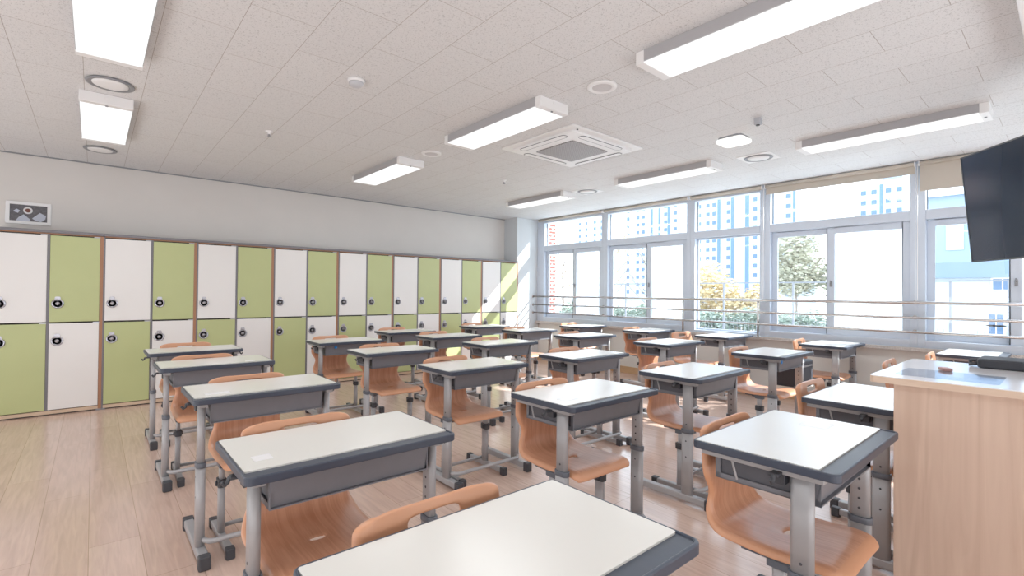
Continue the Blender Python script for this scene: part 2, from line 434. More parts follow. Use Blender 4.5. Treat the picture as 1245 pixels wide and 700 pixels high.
for c in range(8):
    xa = X0 + 2 * c * CW; xb = xa + 2 * CW
    t = thing('locker_cabinet', 'green and white two-column locker cabinet, %s from the left along the back wall' % ORD[c] if c < 7 else
              'green and white locker cabinet against the corner pillar, sunlit on its right', 'locker', (xa, LF, 0), group='locker cabinets along the back wall')
    W2 = 2 * CW
    bm = bmesh.new()
    bm_box(bm, .013, W2 - .026, 0, .40, .045, LT - .035)
    build('carcass', bm, M['dark'], t)
    bm = bmesh.new(); bm_box(bm, W2 - .026, W2 - .001, -.012, .405, .012, LT - .03); build('side_panel', bm, M['lbrown'], t)['label'] = 'brown side panel'
    bm = bmesh.new(); bm_box(bm, .0, .013, -.014, .405, .012, LT - .03); bm_box(bm, CW - .012, CW + .006, -.013, -.0005, .045, LT - .035); build('divider', bm, M['lgrey'], t)
    bm = bmesh.new(); bm_box(bm, 0, W2 - .001, -.03, .41, LT - .026, LT); build('top_panel', bm, M['lgrey'], t, bevel=.003)
    bm = bmesh.new(); bm_box(bm, .013, W2 - .026, -.012, .40, LT - .037, LT - .026); build('top_rail', bm, M['lbrown'], t)
    bm = bmesh.new(); bm_box(bm, .0, W2 - .001, -.008, .40, .012, .044); build('plinth', bm, M['lbase'], t)
    bm = bmesh.new(); bm_box(bm, 0.02, W2 - .02, .01, .39, 0, .012); build('foot_gap', bm, M['dark'], t)
    bm = bmesh.new(); bm_box(bm, W2 - .04, W2 - .002, -.014, 0, .0, .014); bm_box(bm, .002, .03, -.014, 0, .0, .014); build('levelling_foot', bm, M['offgrey'], t)
    for k in range(2):
        x0 = .015 if k == 0 else CW + .008
        x1 = CW - .014 if k == 0 else W2 - .028
        topgreen = (k == 1)
        make_door(t, x0, x1, LM + .006, LT - .048, topgreen)
        make_door(t, x0, x1, .052, LM - .010, not topgreen)

# ---------------------------------------------------------------- wall picture
t = thing('framed_picture', 'small white-framed photo of a cup and napkins above the lockers', 'picture', (-.655, YB - .001, 1.832))
bm = bmesh.new()
W_, H_ = .322, .217
for d in ((0, W_, 0, .028), (0, W_, H_ - .028, H_), (0, .028, .028, H_ - .028), (W_ - .028, W_, .028, H_ - .028)):
    bm_box(bm, d[0], d[1], -.022, 0, d[2], d[3])
build('frame', bm, M['white'], t, bevel=.003)
box('photo_print', (.028, W_ - .028, -.012, -.004, .028, H_ - .028), mat('photo_dark', (84, 82, 88), .4, noise=.35, nscale=50), t)
bm = bmesh.new()
def flat(bm, pts, y): bm.faces.new([bm.verts.new((x, y, z)) for x, z in pts])
flat(bm, [(.07, .03), (.16, .03), (.175, .045), (.125, .095), (.09, .065)], -.0125)
flat(bm, [(.185, .06), (.24, .12), (.285, .095), (.28, .06), (.25, .03), (.21, .04)], -.0125)
flat(bm, [(.05, .12), (.075, .145), (.10, .13), (.085, .105)], -.0125)
build('napkin_shapes', bm, mat('napkin_print', (190, 196, 212), .5), t)
bm = bmesh.new(); bm_lathe(bm, (.155, -.0128, .135), [(.034, 0), (.034, -.0004), (0, -.0004)], 24, axis='y'); build('cup_shape', bm, M['white'], t)
bm = bmesh.new(); bm_lathe(bm, (.155, -.0136, .135), [(.020, 0), (.020, -.0003), (0, -.0003)], 24, axis='y'); build('tea_shape', bm, mat('tea', (120, 70, 58), .4), t)

# ---------------------------------------------------------------- ceiling lights
rows = [(.38, 1.57), (2.32, 3.48), (4.28, 5.42)]
cols = [(-.09, .20), (2.26, 2.54), (4.60, 4.85)]
rn = ['nearest the camera', 'in the middle', 'nearest the lockers']; cn = ['left', 'middle', 'window-side']
for ci, (xa, xb) in enumerate(cols):
    for ri, (ya, yb) in enumerate(rows):
        lab = 'long white box ceiling light, %s of the %s row' % (('the one ' + rn[ri]) if ri != 1 else 'the one in the middle', cn[ci])
        t = thing('ceiling_light', lab, 'ceiling light', ((xa + xb) / 2, (ya + yb) / 2, H), group='box lights on the ceiling')
        w, l = (xb - xa) / 2, (yb - ya) / 2
        bm = bmesh.new(); bm_box(bm, -w, w, -l + .05, l - .05, -.062, 0); build('housing', bm, M['lamp_body'], t, bevel=.003)
        for s in (-1, 1):
            bm = bmesh.new(); bm_box(bm, -w, w, min(s * l, s * (l - .05)), max(s * l, s * (l - .05)), -.07, 0)
            bm_box(bm, -.018, .018, min(s * (l - .004), s * (l + .003)), max(s * (l - .004), s * (l + .003)), -.03, -.012)
            build('end_cap', bm, M['white'], t, bevel=.004)
        bm = bmesh.new(); bm_box(bm, -w + .004, w - .004, -l + .05, l - .05, -.070, -.062); build('diffuser', bm, M['glow'], t, bevel=.003)
        bm = bmesh.new(); bm_cyl(bm, (0, -l + .028), .008, -.076, -.07, 12); build('switch_button', bm, M['offgrey'], t)

# ---------------------------------------------------------------- ceiling air conditioner
t = thing('ceiling_air_conditioner', 'square white four-way cassette air conditioner set in the ceiling', 'air conditioner', (3.305, 2.975, H))
w, l = .475, .44
bm = bmesh.new()
bm_prism(bm, rrect(-w, w, -l, l, .02), -.014, 0); bm_prism(bm, rrect(-w + .07, w - .07, -l + .07, l - .07, .03), -.034, -.012)
build('panel', bm, M['white'], t, bevel=.006)
def mat_grille():
    m = bpy.data.materials.new('ac_grille_mesh'); m.use_nodes = True
    nt, b, tc = tex_base(m)
    ck = nt.nodes.new('ShaderNodeTexVoronoi'); ck.inputs['Scale'].default_value = 55; ck.inputs['Randomness'].default_value = 0
    nt.links.new(tc.outputs['Object'], ck.inputs['Vector'])
    cr = nt.nodes.new('ShaderNodeValToRGB'); cr.color_ramp.elements[0].position = .30; cr.color_ramp.elements[0].color = srgb(80, 78, 82)
    cr.color_ramp.elements[1].position = .38; cr.color_ramp.elements[1].color = srgb(165, 163, 165)
    nt.links.new(ck.outputs['Distance'], cr.inputs[0]); nt.links.new(cr.outputs[0], b.inputs['Base Color'])
    return m
bm = bmesh.new(); bm_prism(bm, rrect(-.24, .24, -.225, .225, .02), -.040, -.033); build('intake_grille', bm, mat_grille(), t)
for k in range(4):
    bm = bmesh.new(); bm_prism(bm, rrect(-.27, .27, -.033, .033, .030), -.002, 0)
    o = build('louver', bm, M['white'], t); o.rotation_euler = (0, 0, k * R(90))
    d = (l if k % 2 == 0 else w) - .105
    o.location = (0, -d, -.036) if k == 0 else (d, 0, -.036) if k == 1 else (0, d, -.036) if k == 2 else (-d, 0, -.036)
    bm = bmesh.new()
    pts = rrect(-.27, .27, -.033, .033, .030)
    bm_tube(bm, [(x, y, -.001) for x, y in pts + pts[:1]], .0022, 6, cap=False); build('louver_gap', bm, M['gasket'], o)
bm = bmesh.new(); bm_cyl(bm, (-w + .10, -l + .045), .008, -.02, -.014, 12); build('sensor', bm, M['rubber'], t)

# ---------------------------------------------------------------- ceiling fittings
def round_vent(x, y, label, plate, r=.115):
    t = thing('ceiling_vent', label, 'vent', (x, y, H), group='round ceiling vents')
    if plate:
        bm = bmesh.new(); bm_prism(bm, rrect(-.15, .15, -.15, .15, .008), -.006, 0); build('mounting_plate', bm, M['white'], t, bevel=.002)
    bm = bmesh.new(); bm_lathe(bm, (0, 0, 0), [(r + .012, -.006), (r + .008, -.013), (r - .004, -.015), (r - .016, -.008)]); build('ring', bm, M['offgrey'], t)
    bm = bmesh.new(); bm_lathe(bm, (0, 0, 0), [(r - .02, -.004), (r - .022, -.013), (r - .05, -.02), (0, -.022)]); build('centre_disc', bm, M['white'], t)
round_vent(.068, 4.03, 'round vent between the two left-hand ceiling lights', False)
round_vent(.035, 5.99, 'round vent next to the back wall above the lockers', False)
round_vent(4.86, 1.98, 'round vent in square white plate between window-side ceiling lights, nearer one', True)
round_vent(4.86, 4.10, 'round vent in square white plate between window-side ceiling lights, farther one', True)
def speaker(x, y, label):
    t = thing('ceiling_speaker', label, 'speaker', (x, y, H), group='flush ceiling speakers')
    bm = bmesh.new(); bm_lathe(bm, (0, 0, 0), [(.095, 0), (.094, -.008), (.085, -.013), (.066, -.012), (.064, -.008)]); build('rim', bm, M['white'], t)
    bm = bmesh.new(); bm_lathe(bm, (0, 0, 0), [(.066, -.006), (.060, -.009), (0, -.010)]); build('grille', bm, mat('speaker_grille', (206, 204, 206), .6, noise=.1, nscale=400), t)
speaker(2.465, 1.965, 'flat round white ceiling speaker nearest the camera, between middle lights')
speaker(2.445, 3.99, 'flat round white ceiling speaker farther back, between middle lights')
def dome(x, y):
    t = thing('smoke_detector', 'small white dome smoke detector on the ceiling', 'smoke detector', (x, y, H))
    bm = bmesh.new(); bm_lathe(bm, (0, 0, 0), [(.052, 0), (.052, -.012), (.048, -.018)]); build('base', bm, M['white'], t)
    bm = bmesh.new(); bm_lathe(bm, (0, 0, 0), [(.045, -.018), (.043, -.030), (.032, -.040), (.015, -.045), (0, -.046)]); build('dome', bm, mat('pale_grey_plastic', (196, 198, 204), .4), t)
dome(1.241, 2.926)
def sprinkler(x, y, label):
    t = thing('sprinkler_head', label, 'sprinkler', (x, y, H), group='ceiling sprinklers')
    bm = bmesh.new(); bm_lathe(bm, (0, 0, 0), [(.03, 0), (.03, -.004), (.012, -.01), (.012, -.025)]); build('escutcheon', bm, M['white'], t)
    bm = bmesh.new(); bm_lathe(bm, (0, 0, 0), [(.006, -.02), (.006, -.04), (.016, -.043), (.016, -.046), (0, -.046)])
    for s in (-1, 1): bm_tube(bm, [(s * .011, 0, -.022), (s * .013, 0, -.034), (s * .004, 0, -.044)], .002, 6)
    build('nozzle', bm, M['chrome'], t)
sprinkler(1.10, 4.357, 'small chrome ceiling sprinkler above the left desks')
sprinkler(3.673, 4.364, 'small chrome ceiling sprinkler behind the air conditioner')
t = thing('ceiling_sensor', 'small grey cube sensor hanging beside the emergency lamp', 'sensor', (3.78, 1.545, H))
bm = bmesh.new(); bm_prism(bm, rrect(-.022, .022, -.022, .022, .006), -.05, 0); build('body', bm, mat('sensor_plastic', (176, 180, 188), .4), t, bevel=.003)
bm = bmesh.new(); bm_cyl(bm, (0, 0), .014, -.056, -.05, 16); build('lens', bm, M['rubber'], t)
t = thing('emergency_lamp', 'small rounded square white lamp on the ceiling', 'ceiling light', (4.11, 1.875, H))
bm = bmesh.new(); bm_prism(bm, rrect(-.10, .10, -.10, .10, .04), -.022, 0); build('base', bm, M['offgrey'], t)
bm = bmesh.new(); bm_prism(bm, rrect(-.115, .115, -.115, .115, .05), -.045, -.018); build('cover', bm, M['glow2'], t, bevel=.008)

# ---------------------------------------------------------------- screen case near the front
t = thing('projection_screen_case', 'long white projection screen case on the ceiling at the right edge', 'projector screen', (0, 0, 0))
bm = bmesh.new(); bm_box(bm, 2.75, 3.95, .03, .158, 2.40, H); build('housing', bm, M['white'], t, bevel=.01)
bm = bmesh.new(); bm_box(bm, 2.80, 3.90, .08, .10, 2.385, 2.40); build('hem_bar', bm, M['offgrey'], t)

# ---------------------------------------------------------------- television
az = R(50.3); e = Vector((math.sin(az), math.cos(az), 0)); n = Vector((-e.y, e.x, 0))
Pt = Vector((4.9, .556, 2.233)); vdown = (-n * .0743 - Vector((0, 0, .7768))).normalized(); TH = .7804; TWD = 1.38
xa = -e; za = -vdown; ya = za.cross(xa)   # local axes: x to the viewer's right, z up
nn = e.cross(vdown).normalized()
if nn.dot(n) < 0: nn = -nn
t = thing('television', 'large black flat television hung from the ceiling by the windows', 'television')
ctr = Pt - e * (TWD / 2) + vdown * (TH / 2)
mw = Matrix((( -e.x, -nn.x, za.x, ctr.x), (-e.y, -nn.y, za.y, ctr.y), (-e.z, -nn.z, za.z, ctr.z), (0, 0, 0, 1)))
t.matrix_world = mw
w, h = TWD / 2, TH / 2
bm = bmesh.new(); bm_box(bm, -w, w, .0, .035, -h, h); bm_box(bm, -w + .2, w - .2, .035, .06, -h + .1, h - .25); build('housing', bm, M['tvbody'], t, bevel=.003)
bm = bmesh.new(); frame_rect = None
for d in ((-w, w, -h, -h + .012), (-w, w, h - .009, h), (-w, -w + .009, -h, h), (w - .009, w, -h, h)): bm_box(bm, d[0], d[1], -.004, .001, d[2], d[3])
build('bezel', bm, M['tvbody'], t)
box('screen', (-w + .009, w - .009, -.002, .001, -h + .012, h - .009), M['tvscreen'], t)
bm = bmesh.new(); bm_box(bm, -.15, .15, .06, .09, -.15, .15); bm_box(bm, -.03, .03, .09, .16, -.06, .10); build('mount_plate', bm, M['rubber'], t)
# pole up to the ceiling (vertical in the world)
pc = ctr - nn * .16
inv = mw.inverted()
bm = bmesh.new(); bm_tube(bm, [inv @ Vector((pc.x, pc.y, pc.z - .05)), inv @ Vector((pc.x, pc.y, H - .01))], .03, 16)
bm_tube(bm, [inv @ Vector((pc.x, pc.y, H - .012)), inv @ Vector((pc.x, pc.y, H))], .08, 24); build('ceiling_pole', bm, M['rubber'], t)

# ---------------------------------------------------------------- teacher counter
t = thing('teacher_counter', 'pale wood teacher counter with white top at the right edge', 'counter', (0, 0, 0))
bm = bmesh.new(); bm_prism(bm, rrect(2.272, 3.03, -1.15, .515, .015), .874, .897); build('top_edge', bm, M['lecternedge'], t)
bm = bmesh.new(); bm_prism(bm, rrect(2.273, 3.029, -1.149, .514, .015), .897, .9); build('white_top', bm, M['counter'], t)
bm = bmesh.new(); bm_box(bm, 2.31, 2.33, -1.12, .448, 0, .874); build('side_panel', bm, M['lectern'], t, bevel=.001)
bm = bmesh.new(); bm_box(bm, 2.98, 3.00, -1.12, .448, 0, .874); build('side_panel', bm, M['lectern'], t, bevel=.001)
bm = bmesh.new(); bm_box(bm, 2.33, 2.98, .428, .448, 0, .874); build('front_panel', bm, M['lectern'], t, bevel=.001)
bm = bmesh.new(); bm_box(bm, 2.33, 2.98, -1.1, .42, .40, .42); build('shelf', bm, M['lectern'], t)
bm = bmesh.new(); bm_prism(bm, rrect(2.36, 2.62, .17, .46, .01), .9003, .9008); tag(build('plastic_sheet', bm, M['film']), 'glossy clear plastic sheet lying on the white counter top', 'plastic sheet')
bm = bmesh.new(); bm_prism(bm, rrect(-.028, .028, -.016, .016, .008), 0, .012)
o = build('eraser', bm, M['brown_item'], None, (2.64, .345, .901), bevel=.003); o.rotation_euler = (0, 0, .5); tag(o, 'small pinkish brown eraser lying on the white counter', 'eraser')
t = thing('laptop_case', 'flat black laptop case lying at the far edge of the counter', 'case', (0, 0, 0))
bm = bmesh.new(); bm_prism(bm, rrect(2.86, 3.045, -.25, .275, .02), .901, .94); build('body', bm, M['case'], t, bevel=.008)
bm = bmesh.new()
for x in (2.90, 2.95): bm_tube(bm, [(x, .273, .915), (x, .300, .908), (x + .01, .302, .925), (x, .273, .933)], .006, 8)
build('strap_loop', bm, M['rubber'], t)

# ---------------------------------------------------------------- desk
DW, DD_ = .65, .41
def make_desk():
    """origin: floor under back-left corner; x to the right, -y towards the teacher; top surface at z=0 of part space + h"""
    t = bpy.data.objects.new('school_desk', None); COL.objects.link(t)
    Z = .722
    # slate rim with pencil channel along the near edge
    bm = bmesh.new()
    bm_prism(bm, rrect(0, DW, -DD_, 0, .022), -.0255 + Z, -.0045 + Z)
    # raised rim: outer ring
    o_ = rrect(0, DW, -DD_, 0, .022); i_ = rrect(.009, DW - .009, -DD_ + .009, -.009, .016)
    va = [bm.verts.new((x, y, Z - .0045)) for x, y in o_]; vb = [bm.verts.new((x, y, Z - .001)) for x, y in o_]
    vc = [bm.verts.new((x, y, Z - .001)) for x, y in i_]; vd = [bm.verts.new((x, y, Z - .0045)) for x, y in i_]
    N = len(o_)
    for k in range(N):
        j = (k + 1) % N
        bm.faces.new((va[k], va[j], vb[j], vb[k])); bm.faces.new((vb[k], vb[j], vc[j], vc[k])); bm.faces.new((vc[k], vc[j], vd[j], vd[k]))
    build('edge_trim', bm, M['slate'], t, bevel=.0035)
    bm = bmesh.new(); bm_prism(bm, rrect(.0095, DW - .0095, -DD_ + .052, -.0095, .006), Z - .0045, Z); build('laminate_top', bm, M['lam'], t)
    # book tray
    bm = bmesh.new()
    x0, x1, y0, y1 = .075, DW - .075, -.345, -.045
    bm_box(bm, x0, x1, y0, y1, Z - .125, Z - .121)
    fv = [(x0, y0 + .012, Z - .125), (x1, y0 + .012, Z - .125), (x1, y0 - .006, Z - .03), (x0, y0 - .006, Z - .03)]
    a = [bm.verts.new(p) for p in fv]; b = [bm.verts.new((p[0], p[1] + .004, p[2])) for p in fv]
    bm.faces.new(a); bm.faces.new(b[::-1])
    for k in range(4): bm.faces.new((a[k], a[(k + 1) % 4], b[(k + 1) % 4], b[k]))
    for xx in (x0, x1 - .004):
        bm_box(bm, xx, xx + .004, y0, y1, Z - .125, Z - .108)
        for yy in (y0, -.06): bm_box(bm, xx, xx + .004, yy, yy + .015, Z - .125, Z - .03)
        bm_box(bm, xx, xx + .004, y0, y1, Z - .05, Z - .03)
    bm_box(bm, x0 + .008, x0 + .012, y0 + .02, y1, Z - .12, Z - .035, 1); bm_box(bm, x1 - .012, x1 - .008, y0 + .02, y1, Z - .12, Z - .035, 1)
    build('book_tray', bm, [M['tray'], M['traydark']], t)
    # rails under the top
    for xx in (.028, DW - .062):
        bm = bmesh.new(); bm_box(bm, xx, xx + .034, -.365, -.02, Z - .046, Z - .028)
        bm_tube(bm, [(xx + .017, -.11, Z - .046), (xx + .02, -.125, Z - .105)], .004, 6)
        build('under_rail', bm, M['silver'], t, bevel=.003)
    # legs
    for s, lx in ((-1, .045), (1, DW - .045)):
        Lg = bmesh.new(); bm_prism(Lg, rrect(lx - .0145, lx + .0145, -.338, -.278, .0144), .40, Z - .030, smooth=True)
        leg = build('leg', Lg, M['silver'], t)
        bm = bmesh.new(); bm_prism(bm, rrect(lx - .018, lx + .018, -.342, -.274, .0175), .05, .418, smooth=True); build('lower_tube', bm, M['silver'], leg)
        bm = bmesh.new(); bm_prism(bm, rrect(lx - .0205, lx + .0205, -.3455, -.2705, .020), .403, .426, smooth=True); build('collar', bm, M['clamp'], leg, bevel=.002)
        bm = bmesh.new()
        for k in range(5):
            for q in ((-s,) if k else (-1, 1)): bm_tube(bm, [(lx + q * .0135, -.308, .455 + k * .034), (lx + q * .0152, -.308, .455 + k * .034)], .0045, 8)
        for z in (.36, .27):
            for q in (-1, 1): bm_tube(bm, [(lx + q * .017, -.308, z), (lx + q * .0187, -.308, z)], .0045, 8)
        build('adjustment_holes', bm, M['rubber'], leg)
        ft = bmesh.new(); bm_prism(ft, rrect(lx - .02, lx + .02, -.43, .01, .012), .018, .055); foot = build('foot', ft, M['silver'], t, bevel=.006, seg=3)
        for ya, yb in ((-.462, -.418), (-.002, .042)):
            bm = bmesh.new(); bm_prism(bm, rrect(lx - .024, lx + .024, ya, yb, .010), 0, .060); build('rubber_cap', bm, M['rubber'], foot, bevel=.006, seg=3)
        # bag hook
        hx = -.004 if s < 0 else DW + .004
        bm = bmesh.new(); bm_box(bm, min(lx, hx), max(lx, hx), -.262, -.236, Z - .048, Z - .038)
        bm_tube(bm, [(hx, -.25, Z - .04), (hx + s * .004, -.25, Z - .055), (hx + s * .012, -.25, Z - .062), (hx + s * .02, -.25, Z - .050)], .006, 8)
        bm_box(bm, lx - .018, lx + .018, -.268, -.230, Z - .075, Z - .046)
        build('bag_hook', bm, M['rubber'], t, bevel=.002)
    xl, xr = .045, DW - .045
    bm = bmesh.new()
    bm_tube(bm, [(xl + .012, -.33, .085), (xl + .016, -.352, .085), (xl + .03, -.372, .085), (xl + .05, -.380, .085), (xr - .05, -.380, .085), (xr - .03, -.372, .085), (xr - .016, -.352, .085), (xr - .012, -.33, .085)], .0115, 10)
    build('cross_bar', bm, M['silver'], t)
    return t

def make_chair():
    t = bpy.data.objects.new('school_chair', None); COL.objects.link(t)
    # profile (y,z) with half width; y=0 top of the back
    prof = [(.004, .746, .146), (.002, .738, .177), (.000, .729, .188), (-.002, .721, .192), (-.006, .692, .193), (-.009, .682, .193), (-.015, .645, .199), (-.021, .610, .207), (-.025, .580, .205), (-.026, .553, .188), (-.024, .525, .168), (-.020, .497, .163), (-.020, .463, .178), (-.035, .430, .192), (-.060, .414, .200), (-.100, .408, .196), (-.150, .406, .197), (-.200, .405, .198), (-.222, .405, .198), (-.270, .407, .198), (-.320, .411, .198), (-.365, .414, .196), (-.395, .410, .198), (-.415, .398, .190), (-.424, .382, .178)]
    cols = [-1, -.93, -.8, -.6, -.38, -.36, -.12, .12, .36, .38, .6, .8, .93, 1]
    bm = bmesh.new(); grid = []
    P = [Vector((0, y, z)) for y, z, _ in prof]
    for i, (y, z, w) in enumerate(prof):
        tg = (P[min(i + 1, len(P) - 1)] - P[max(i - 1, 0)]).normalized()
        nrm = Vector((0, -tg.z, tg.y)) # towards sitter
        if nrm.dot(Vector((0, -1, 1))) < 0: nrm = -nrm
        row = []
        for c in cols:
            ac = abs(c)
            # concave back, dished seat
            dish = (.014 if z > .47 else .008) * (c * c)
            off = dish
            if ac > .9: off = dish - (.004 if ac < .95 else .024)
            ww = w
            x = c * ww if ac < .95 else (math.copysign(1, c)) * (ww - .002)
            row.append(bm.verts.new(P[i] + nrm * off + Vector((x, 0, 0))))
        grid.append(row)
    nr = len(grid); nc = len(cols)
    for i in range(nr - 1):
        for j in range(nc - 1):
            hz = (prof[i][1] + prof[i + 1][1]) / 2
            if i == 3 and 5 <= j <= 7: continue           # handle slot
            if i == 17 and 6 <= j <= 6: continue          # seat slot
            f = bm.faces.new((grid[i][j], grid[i][j + 1], grid[i + 1][j + 1], grid[i + 1][j])); f.smooth = True
            f.material_index = 1 if 1 <= j <= nc - 3 and 6 <= i <= 21 else 0
    bmesh.ops.recalc_face_normals(bm, faces=bm.faces)
    # normals should face the sitter
    me = bpy.data.meshes.new('shell'); 
    f0 = [f for f in bm.faces if abs(f.calc_center_median().x) < .02 and f.calc_center_median().z < .41 and -.3 < f.calc_center_median().y < -.1][0]
    if f0.normal.z < 0: bmesh.ops.reverse_faces(bm, faces=bm.faces)
    bm.to_mesh(me); bm.free(); me.materials.append(M['chair']); me.materials.append(M['chairin'])
    o = bpy.data.objects.new('shell', me); COL.objects.link(o)
    md = o.modifiers.new('s', 'SOLIDIFY'); md.thickness = .011; md.offset = -1; md.material_offset = 0
    md = o.modifiers.new('u', 'SUBSURF'); md.levels = 2; md.render_levels = 2
    dg = bpy.context.evaluated_depsgraph_get(); me2 = bpy.data.meshes.new_from_object(o.evaluated_get(dg)); me2.name = 'shell'
    o.modifiers.clear(); o.data = me2; o.parent = t
    for q in me2.polygons: q.use_smooth = True
    # underside: plain plastic
    # frame
    for s in (-1, 1):
        lx = s * .165
        Lg = bmesh.new(); bm_prism(Lg, rrect(lx - .011, lx + .011, -.262, -.222, .0105), .26, .385, smooth=True); leg = build('leg', Lg, M['silver'], t)
        bm = bmesh.new(); bm_prism(bm, rrect(lx - .014, lx + .014, -.268, -.216, .0135), .04, .285, smooth=True); build('lower_tube', bm, M['silver'], leg)
        bm = bmesh.new(); bm_prism(bm, rrect(lx - .019, lx + .019, -.274, -.210, .010), .262, .30); bm_box(bm, lx - .026, lx + .026, -.252, -.232, .268, .290); build('clamp', bm, M['rubber'], leg, bevel=.003)
        bm = bmesh.new(); bm_box(bm, lx - .014, lx + .014, -.33, -.13, .375, .390); bm_box(bm, lx - .016, lx + .016, -.275, -.209, .355, .380); build('seat_bracket', bm, M['clamp'], t, bevel=.003)
        ft = bmesh.new(); bm_prism(ft, rrect(lx - .016, lx + .016, -.43, -.075, .010), .014, .046); foot = build('foot', ft, M['silver'], t, bevel=.005)
        for ya, yb in ((-.462, -.42), (-.09, -.048)):
            bm = bmesh.new(); bm_prism(bm, rrect(lx - .019, lx + .019, ya, yb, .008), 0, .050); build('rubber_cap', bm, M['rubber'], foot, bevel=.005)
    bm = bmesh.new(); bm_tube(bm, [(-.155, -.215, .062), (.155, -.215, .062)], .010, 10); build('cross_bar', bm, M['silver'], t)
    return t

desk0 = make_desk(); chair0 = make_chair()
# name, x, y, z(top), chair centre dx, dy
D = {
 'A1': (.317, 4.915, .714, .30, .03), 'A2': (.308, 3.951, .722, .29, .03), 'A3': (.335, 2.869, .723, .31, .03), 'A4': (.300, 1.775, .722, .27, .03), 'A5': (.266, .883, .721, .315, .035),
 'B1': (1.59, 4.9, .718, .26, .03), 'B2': (1.591, 3.896, .722, .325, .04), 'B3': (1.642, 2.838, .72, .27, .05), 'B4': (1.531, 1.768, .722, .25, .035), 'B5': (1.475, .805, .735, .325, .035),
 'C0': (2.64, 5.605, .717, .26, .03), 'C1': (2.738, 4.782, .717, .27, .03), 'C2': (2.72, 3.853, .72, .34, .05), 'C3': (2.667, 2.746, .721, .36, .04), 'C4': (2.573, 1.759, .726, .32, .04), 'C5': (2.604, .864, .712, .34, .06),
 'D0': (4.057, 5.821, .714, .18, .03), 'D1': (4.069, 4.875, .718, .16, .03), 'D2': (3.995, 3.867, .726, .34, .05), 'D3': (4.026, 2.814, .734, .38, .08), 'D4': (3.983, 1.837, .731, .34, .08), 'D5': (3.98, .80, .72, .40, .07),
 'E1': (5.4, 5.095, .712, .16, .03), 'E2': (5.40, 3.944, .718, .23, .03), 'E3': (5.4, 2.921, .722, .08, .20), 'E4': (5.4, 1.809, .717, .25, .08), 'E5': (5.4, .772, .723, -.19, .0),
}
colname = {'A': 'leftmost column of desks', 'B': 'second column from the left', 'C': 'third column from the left', 'D': 'second column from the windows', 'E': 'column beside the windows'}
cnt = {}
order = sorted(D)
for i, k in enumerate(order):
    c = k[0]; cnt[c] = cnt.get(c, 0) + 1
nth = {}
extra = {}
for i, k in enumerate(order):
    x, y, z, dx, dy = D[k]; c = k[0]
    if k not in ('E3', 'E5'): dx = min(max(dx, .268), .385); nth[c] = nth.get(c, 0) + 1; q = nth[c]; n_ = cnt[c]
    if q == 1: pos = 'farthest from the camera in the'
    elif q == n_: pos = 'nearest the camera in the'
    else: pos = '%s from the lockers in the' % ORD[q - 1]
    o = dup(desk0, (x, y, z - .722)); o.location.z = 0
    # legs keep the floor, only the upper assembly is raised
    dz = z - .722
    for ch in o.children:
        nm = ch.name.split('.')[0]
        if nm in ('edge_trim', 'laminate_top', 'book_tray', 'under_rail', 'bag_hook', 'leg'):
            ch.location.z += dz
            if nm == 'leg':
                for g in ch.children:
                    if g.name.split('.')[0] in ('collar', 'lower_tube', 'adjustment_holes'): g.location.z -= dz
    tag(o, 'white-topped desk, %s %s' % (pos, colname[c]), 'desk', 'student desks in five columns')
    ch = dup(chair0, (x + dx, y + dy, 0), R(random.uniform(-1.5, 1.5)) if k not in ('E3', 'E4', 'E5', 'C2') else R({'E3': -6, 'E4': 3, 'E5': 2, 'C2': 2}[k]))
    tag(ch, 'orange chair, %s %s' % (pos, colname[c].replace('column of desks','desk column')), 'chair', 'school chairs tucked under the desks')
    extra[k] = o
for ob in (desk0, chair0):
    for chd in list(ob.children):
        for g in list(chd.children): bpy.data.objects.remove(g)
        bpy.data.objects.remove(chd)
    bpy.data.objects.remove(ob)

# name labels and stickers
for k, (lx, ly, w, l) in {'B5': (.47, -.24, .10, .085), 'A3': (.06, -.31, .10, .04), 'A4': (.05, -.29, .05, .05), 'A2': (.48, -.33, .06, .02), 'B4': (.07, -.30, .09, .06)}.items():
    zt = D[k][2]
    bm = bmesh.new(); bm_prism(bm, rrect(lx, lx + w, ly, ly + l, .004), zt + .0002, zt + .0007); build('name_label', bm, M['paper'], extra[k])['label'] = 'white paper name label'
for k, lx in (('D4', .10), ('B1', .17)):
    zt = D[k][2]
    bm = bmesh.new(); bm_lathe(bm, (lx, -.354, zt - .05), [(.0001, -.002), (.014, -.002), (.014, .0)], 16, axis='y'); build('sticker', bm, M['blue'], extra[k])['label'] = 'round blue sticker'

# satchel hanging on the second-column desk
t = thing('satchel', 'black cloth satchel with grey stripe hanging beside a desk', 'bag', (4.672, 1.535, 0))
bm = bmesh.new(); bm_box(bm, 0, .27, 0, .21, .395, .628); build('body', bm, M['satchel'], t, bevel=.012, seg=3)
bm = bmesh.new(); bm_box(bm, .02, .24, -.0035, -.0005, .575, .590); build('stripe', bm, M['offgrey'], t)
bm = bmesh.new(); bm_box(bm, -.004, .272, -.004, .214, .388, .398); build('base_strip', bm, M['lam'], t, bevel=.002)
bm = bmesh.new(); bm_tube(bm, [(.02, .08, .62), (-.004, .06, .66), (-.014, .05, .672), (-.004, .035, .66), (.02, .03, .62)], .005, 8); build('strap', bm, M['satchel'], t)

# ---------------------------------------------------------------- exterior
struct(box('ground', (6.9, 220, -60, 220, -1.6, -1.5), M['extground']))
t = thing('brick_pier', 'red brick pier outside the window next to the corner', 'brick pier', (0, 0, 0))
box('pier_body', (6.45, 7.1, 6.80, 7.6, -1.5, 4.0), M['brick'], t)
struct(box('trim_exterior', (6.36, 6.46, YF, 6.37, -1.5, .66), M['extwhite']))

